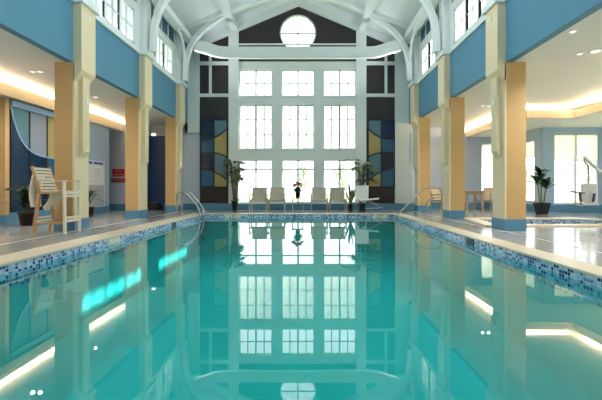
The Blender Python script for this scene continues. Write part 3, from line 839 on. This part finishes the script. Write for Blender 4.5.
ch.location = (sx_(258.7),ys,0)
dup(ch, (sx_(276.8),ys,0), 0, 'taupe sling chair just left of the small table with the flower pot')
dup(ch, (sx_(319.2),ys,0), 0, 'taupe sling chair just right of the small table with the flower pot')
dup(ch, (sx_(337.8),ys,0), 0, 'rightmost of the four taupe sling chairs before the windows, near the white pool lift')
wc = sling_chair('wood','woodmid')
wc.location = (7.25,13.1,0); wc.rotation_euler = (0,0,-1.0); wc['label'] = 'tan chair right of the wooden table in the right wing'; wc['group'] = 'tan chairs in the right wing'
dup(wc, (5.45,12.9,0), .5, 'tan chair behind the bent handrail, between the far and middle right pillars')
t_ = thing('dining_table', 'square tan wooden table in the right wing beside the tan chair', 'table', (6.42,12.6,0))
MB().box(-.34,.34,-.34,.34,.71,.75).build('tabletop', M['woodmid'], t_, bevel=.008)
for sx in (-1,1):
    for sy in (-1,1): MB().box(sx*.28-.035,sx*.28+.035,sy*.28-.035,sy*.28+.035,0,.71).build('leg', M['woodmid'], t_)
MB().box(-.27,.27,-.29,-.26,.62,.71).box(-.27,.27,.26,.29,.62,.71).build('apron', M['woodmid'], t_)
# side table with flower pot
t_ = thing('side_table', 'small pale side table between the sling chairs', 'table', (sx_(297.8),12.72,0))
MB().box(-.22,.22,-.2,.2,.445,.47).build('tabletop', M['chairframe'], t_, bevel=.005)
for sx in (-1,1):
    for sy in (-1,1): MB().box(sx*.19-.017,sx*.19+.017,sy*.17-.017,sy*.17+.017,0,.445).build('leg', M['chairframe'], t_)
def pot(parent, r0, r1, h, mat, square=False, z=0):
    m = MB()
    if square:
        m.lathe([(r0,0),(r1*.97,h*.86),(r1,h*.86),(r1,h),(r1*.88,h),(r1*.86,h*.9)], 6)
    else: m.lathe([(r0,0),(r1*.95,h*.88),(r1,h*.88),(r1,h),(r1*.88,h),(r1*.86,h*.9)], 20)
    m.build('pot', M[mat], parent, smooth=not square)
    m = MB(); m.lathe([(r1*.86,h*.88),(r1*.4,h*.92)], 16); m.build('soil', M['soil'], parent)
t_ = thing('potted_flowers', 'red-orange flowers in a dark pot on the small side table', 'potted plant', (sx_(297.8),12.72,.47))
pot(t_, .075, .10, .22, 'potbrown')
m = MB(); random.seed(3)
for k in range(130):
    a = random.random()*2*PI; e = random.uniform(.2,1.4)
    m.leaf((0,0,.2),(math.cos(a)*math.cos(e),math.sin(a)*math.cos(e),math.sin(e)),(0,0,1),random.uniform(.2,.38),.07,.2,3)
m.build('foliage', M['leaf2'], t_, fixn=False)
m = MB()
for k in range(90):
    a = random.random()*2*PI; rr = random.uniform(.02,.24); c = Vector((rr*math.cos(a), rr*math.sin(a), .60-rr*.7+random.uniform(-.05,.04)))
    for j in range(6):
        b_ = j*PI/3; m.leaf(c,(math.cos(b_),math.sin(b_),.4),(0,0,1),.08,.08,.1,2)
m.build('blossoms', M['flower'], t_, fixn=False)

# ------------------------------------------------------------------ plants
def palm(parent, n, H, L, mat, seed, z0=.3, spread=.5, leafw=.028, stems=True, lean=.0):
    random.seed(seed); m = MB(); st = MB()
    for k in range(n):
        a = random.random()*2*PI; h = H*random.uniform(.45,1); el = random.uniform(.2,1.0)
        d = Vector((math.cos(a), math.sin(a), 0)); base = Vector((random.uniform(-.05,.05), random.uniform(-.05,.05), z0))
        mid = base + d*h*.10 + Vector((0,0,h*.8)); tip = mid + d*L*spread + Vector((0,0,L*.25*el))
        P = [base, base*.5+mid*.5+d*.01, mid, mid*.5+tip*.5+Vector((0,0,L*.13)), tip]
        path = smooth_path(P, 4); st.tube(path, [.010-.007*i/(len(path)-1) for i in range(len(path))], 5)
        for i in range(7, len(path)):
            d2 = (path[i]-path[i-1]).normalized(); sd = d2.cross(Vector((0,0,1)))
            if sd.length < .1: sd = Vector((1,0,0))
            sd.normalize()
            for s_ in (-1,1):
                for q in (0,.5):
                    p_ = path[i-1].lerp(path[i], q)
                    m.leaf(p_, d2*.8+sd*s_*.9+Vector((0,0,random.uniform(-.2,.2))), (0,0,1), L*.36*random.uniform(.7,1), leafw, .35, 3)
    m.build('foliage', M[mat], parent, fixn=False); st.build('stems', M['stembrown'], parent, smooth=True)
t_ = thing('potted_palm', 'tall wispy palm in a black pot left of the sling chairs', 'potted plant', (sx_(234.8,12.85),12.85,0))
pot(t_, .09, .12, .36, 'pot'); palm(t_, 26, 1.85, .55, 'leafdry', 11, .34, .38, .05)
m = MB(); random.seed(5)
for k in range(46):
    a = random.random()*2*PI; e = random.uniform(.1,1.2)
    m.leaf((0,0,.36),(math.cos(a)*math.cos(e),math.sin(a)*math.cos(e),math.sin(e)),(0,0,1),random.uniform(.2,.36),.06,.35,4)
m.build('lower_foliage', M['leaf2'], t_, fixn=False)
t_ = thing('potted_palm', 'tall arching palm in a black pot behind the white pool lift', 'potted plant', (sx_(361,12.62),12.66,0))
pot(t_, .10, .13, .3, 'pot'); palm(t_, 20, 1.9, .72, 'leafdry', 21, .28, .62, .035)
t_ = thing('potted_palm', 'slim leaning plant in a small pot between the rightmost sling chair and pool lift', 'potted plant', (sx_(350.5,13.1),13.1,0))
pot(t_, .07, .09, .24, 'pot')
m = MB(); st = MB(); random.seed(9)
for k in range(11):
    a = random.random()*2*PI; e = random.uniform(1.1,1.5)
    m.leaf((0,0,.2),(math.cos(a)*math.cos(e),math.sin(a)*math.cos(e),math.sin(e)),(0,1,0),random.uniform(.7,1.15),.06,.05,6)
m.build('foliage', M['leafdry'], t_, fixn=False)
# broad-leaved plant in right wing
t_ = thing('potted_plant', 'broad-leaved dark green plant in tapered black planter beside the spa pool', 'potted plant', (8.0,11.1,0))
pot(t_, .18, .28, .37, 'pot', True)
st = MB(); m = MB(); random.seed(14)
tops = [(-.14,.0,1.12),(.02,.05,1.36),(.13,-.05,.98)]
for tx,ty,tz in tops:
    st.tube(smooth_path([(tx*.4,ty*.4,.33),(tx*.7,ty*.7,.33+(tz-.33)*.5),(tx,ty,tz)],4), .022, 8)
    for k in range(13):
        a = k*2.4+random.random(); e = random.uniform(.1,1.25)
        m.leaf((tx,ty,tz-random.uniform(0,.18)),(math.cos(a)*math.cos(e),math.sin(a)*math.cos(e)*.7,math.sin(e)),(0,0,1),random.uniform(.34,.54),.15,.2,6)
m.build('foliage', M['leaf'], t_, fixn=False, smooth=True); st.build('stems', M['stem'], t_, smooth=True)
# left plants
def bushy(parent, n, L, W, mat, seed, z0, emin=.2, emax=1.4, dr=.35):
    random.seed(seed); m = MB()
    for k in range(n):
        a = random.random()*2*PI; e = random.uniform(emin,emax)
        m.leaf((random.uniform(-.06,.06),random.uniform(-.06,.06),z0+random.uniform(0,.25)),(math.cos(a)*math.cos(e),math.sin(a)*math.cos(e),math.sin(e)),(0,0,1),L*random.uniform(.6,1),W,dr,6)
    m.build('foliage', M[mat], parent, fixn=False, smooth=True)
t_ = thing('potted_palm', 'dark bushy palm in a brown pot behind the tall slatted chair', 'potted plant', (-6.02,7.75,0))
pot(t_, .13, .18, .30, 'potbrown'); bushy(t_, 40, .78, .085, 'leaf', 31, .36); palm(t_, 9, .75, .4, 'leaf', 33, .28, .7, .04)
t_ = thing('potted_palm', 'dark leafy plant half hidden behind the nearest left pillar, before the notice board', 'potted plant', (-6.18,10.15,0))
pot(t_, .12, .16, .28, 'potbrown'); bushy(t_, 26, .62, .09, 'leaf', 41, .4, .0, 1.3); 

# ------------------------------------------------------------------ tall slatted chair
t_ = thing('lifeguard_chair', 'tall pale wooden slatted chair beside the nearest left pillar', 'chair', (-4.40,6.45,0))
ya, yb = -.20, .20
for y in (ya, yb):
    m = MB(); m.beam((.30,y,0),(.285,y,.98),.04,.045,(0,1,0)); m.build('leg', M['woodwhite'], t_)
    m = MB(); m.beam((-.28,y,0),(-.16,y,.80),.04,.05,(0,1,0)); m.build('leg', M['woodtan'], t_)
    m = MB(); m.beam((-.14,y,.74),(-.30,y,1.25),.035,.05,(0,1,0)); m.build('back_post', M['woodtan'], t_)
    m = MB(); m.beam((-.24,y,.985),(.33,y,.985),.05,.02); m.build('armrest', M['wood'], t_)
    m = MB(); m.beam((-.17,y,.76),(.30,y,.78),.03,.04); m.build('side_rail', M['woodtan'], t_)
    m = MB(); m.beam((-.25,y,.20),(.29,y,.20),.03,.035); m.build('side_rail', M['woodtan'], t_)
for k in range(8):
    q = (k+.3)/8; x = -.14-.16*q+.02; z = .77+.48*q
    m = MB(); m.beam((x,ya,z),(x,yb,z),.012,.044,(-.3,0,1)); m.bm.transform(Matrix.Identity(4)); m.build('back_slat', M['woodwhite'], t_)
for k in range(6):
    x = -.12+.08*k; MB().box(x-.03,x+.03,ya,yb,.785,.80).build('seat_slat', M['woodwhite'], t_)
for z in (.70,.76,.24,.30):
    MB().box(.292,.31,ya,yb,z-.024,z+.02).build('front_slat', M['woodwhite'], t_)
for z in (.24,.30):
    MB().box(-.235,-.22,ya,yb,z-.022,z+.018).build('rear_slat', M['woodwhite'], t_)
# towel hanging from the backrest
m = MB(); random.seed(2)
nu, nv = 9, 12; grid = []
for i in range(nu):
    row = []
    for j in range(nv):
        q = j/(nv-1); y = -.24+.30*i/(nu-1)*(1-.25*q)
        x = -.27 - .025*math.sin(i*1.7+q*2)*(.3+q) - .04*math.sin(PI*q)
        row.append(m.bm.verts.new((x, y, 1.10-.60*q)))
    grid.append(row)
for i in range(nu-1):
    for j in range(nv-1): m._f([grid[i][j],grid[i+1][j],grid[i+1][j+1],grid[i][j+1]])
o = m.build('towel', M['towel'], smooth=True); o.location = (-4.40,6.45,0)
sm = o.modifiers.new('thick','SOLIDIFY'); sm.thickness = .02
tag(o, 'cream towel hanging down behind the backrest of the tall chair', 'towel')
m = MB(); grid = []
for i in range(8):
    row = []
    for j in range(10):
        q = j/9; y = -.16+.30*i/7; row.append(m.bm.verts.new((-.02-.10*q+.03*math.sin(i*2.1+q*4), y, .775-.30*q-.05*math.sin(i*1.1))))
    grid.append(row)
for i in range(7):
    for j in range(9): m._f([grid[i][j],grid[i+1][j],grid[i+1][j+1],grid[i][j+1]])
o = m.build('towel', M['towel'], smooth=True); o.location = (-4.40,6.45,0)
sm = o.modifiers.new('thick','SOLIDIFY'); sm.thickness = .02
tag(o, 'crumpled white towel hanging below the seat of the tall chair', 'towel')

# ------------------------------------------------------------------ pool lifts
t_ = thing('pool_lift', 'white pool lift seat on the far deck in front of the right palm', 'pool lift', (sx_(362,12.3),12.3,0))
MB().box(-.11,.11,-.11,.11,0,.30).build('base', M['blackplastic'], t_, bevel=.01)
m = MB(); m.tube([(0,.05,.28),(0,.05,.5)], .03, 10); m.build('post', M['chrome'], t_)
m = MB(); m.hexa([(-.25,-.02,.42),(.23,-.02,.42),(.23,.02,.42),(-.25,.02,.42),(-.26,.02,.94),(.25,.02,.94),(.25,.06,.94),(-.26,.06,.94)]); m.build('backrest', M['plastic'], t_, bevel=.02)
m = MB(); m.hexa([(-.1,-.22,.38),(.56,-.2,.44),(.56,.0,.44),(-.1,.0,.38),(-.1,-.22,.43),(.6,-.2,.50),(.6,.0,.50),(-.1,.0,.43)]); m.build('seat', M['plastic'], t_, bevel=.012)
m = MB(); m.tube(fillet([(0,-.1,.40),(.35,-.12,.34),(.66,-.12,.14),(.72,-.12,.2)],.05), .014, 8); m.tube([(.1,-.1,.10),(.62,-.1,.14)], .012, 8); m.build('footrest', M['chrome'], t_)
t_ = thing('pool_lift', 'steel swing-arm pool lift with grey seat before the right wing window', 'pool lift', (9.6,9.95,0))
MB().box(-.14,.14,-.14,.14,0,.72).build('base', M['greyplastic'], t_, bevel=.02)
m = MB(); m.beam((0,0,.70),(-1.20,-.05,1.76),.05,.075); m.build('boom', M['greyplastic'], t_, bevel=.01)
m = MB(); m.tube([(-.25,-.02,1.02),(-.85,-.1,1.42)], .03, 10); m.build('actuator', M['plastic'], t_)
m = MB(); m.tube(fillet([(-1.22,-.1,1.74),(-1.22,-.1,1.62),(-1.10,-.1,1.50),(-1.10,-.1,.42),(-1.25,-.1,.34),(-1.55,-.12,.38)],.08), .026, 10); m.build('hanger_tube', M['rail'], t_, smooth=True)
m = MB(); m.hexa([(-1.36,-.22,.36),(-.90,-.22,.36),(-.90,-.18,.36),(-1.36,-.18,.36),(-1.36,-.16,.97),(-.90,-.16,.97),(-.90,-.12,.97),(-1.36,-.12,.97)]); m.build('backrest', M['greyplastic'], t_, bevel=.02)
m = MB(); m.box(-1.5,-1.05,-.42,-.18,.36,.40); m.build('seat', M['greyplastic'], t_, bevel=.01)
m = MB(); m.beam((-1.56,-.4,.40),(-1.60,-.4,.74),.05,.04); m.beam((-1.85,-.4,.75),(-1.45,-.4,.70),.04,.03); m.beam((-1.10,-.26,.45),(-1.06,-.26,.7),.05,.04); m.build('armrest', M['blackplastic'], t_)
m = MB(); m.beam((-1.9,-.4,.47),(-1.55,-.4,.44),.25,.02); m.build('footrest', M['plastic'], t_)

# ------------------------------------------------------------------ outside
m = MB(); N = 70
for (x0,x1,y0,y1) in ((-60,60,14.6,80),(12.4,60,-20,14.6),(-60,-9.4,-20,14.6)): m.box(x0,x1,y0,y1,-.4,-.3)
g = m.build('lawn', M['grass']); g['kind'] = 'structure'; g.name = 'floor_lawn'
def tree(x, y, h, seed, lab):
    random.seed(seed); t_ = thing('tree', lab, 'tree', (x,y,-.3), 0, 'trees outside the windows')
    m = MB(); m.tube(smooth_path([(0,0,0),(.1,0,h*.3),(-.1,.1,h*.6),(0,0,h*.9)],3), [.18-.014*i for i in range(10)], 8)
    for k in range(6):
        a = k*1.1; z = h*(.35+.08*k); m.tube([(0,0,z),(math.cos(a)*h*.2,math.sin(a)*h*.2,z+h*.16)], [.07,.03], 6)
    m.build('trunk', M['bark'], t_, smooth=True)
    m = MB()
    for k in range(420):
        a = random.random()*2*PI; r_ = h*.30*random.random()**.5; z = h*(.62+random.uniform(-.32,.38))
        r_ *= math.sqrt(max(.05, 1-((z/h-.62)/.42)**2))
        m.leaf((r_*math.cos(a),r_*math.sin(a),z),(random.uniform(-1,1),random.uniform(-1,1),random.uniform(-.6,.6)),(0,0,1),.55,.4,.2,2)
    m.build('crown', M['treeleaf'], t_, fixn=False)
rt = random.Random(4)
for i in range(16):
    x = -18+6.2*i+rt.uniform(-1.5,1.5); tree(x, 58+rt.uniform(-5,7)-max(0,x-40)*.4, rt.uniform(4.6,6.6), 50+i, 'pale leafy tree standing on the lawn outside the windows')

# ------------------------------------------------------------------ light
w = bpy.data.worlds.new('World'); scene.world = w; w.use_nodes = True
nt = w.node_tree; nt.nodes.clear()
out = nt.nodes.new('ShaderNodeOutputWorld'); bg = nt.nodes.new('ShaderNodeBackground')
bg.inputs['Color'].default_value = (.86,.93,1,1); bg.inputs['Strength'].default_value = 2.4
nt.links.new(bg.outputs[0], out.inputs['Surface'])
L = bpy.data.lights.new('sun', 'SUN'); L.energy = 13.0; L.angle = math.radians(.8); L.color = (1,.95,.86)
o = bpy.data.objects.new('sun', L); C.objects.link(o)
d = Vector((-7.38,-2.2,-5.8)).normalized(); o.rotation_euler = d.to_track_quat('-Z','Y').to_euler(); o.location = (10,16,12)

# ------------------------------------------------------------------ camera
cam = bpy.data.cameras.new('camera'); cam.sensor_width = 36; cam.lens = 36*F/602; cam.shift_x = -6.5/602; cam.shift_y = -12/602
cam.clip_end = 300
co = bpy.data.objects.new('camera', cam); C.objects.link(co); co.location = (CAMX,0,CAMZ); co.rotation_euler = (PI/2,0,0)
scene.camera = co
scene.view_settings.view_transform = 'Standard'; scene.view_settings.look = 'None'; scene.view_settings.gamma = 1
scene.view_settings.exposure = 0.62
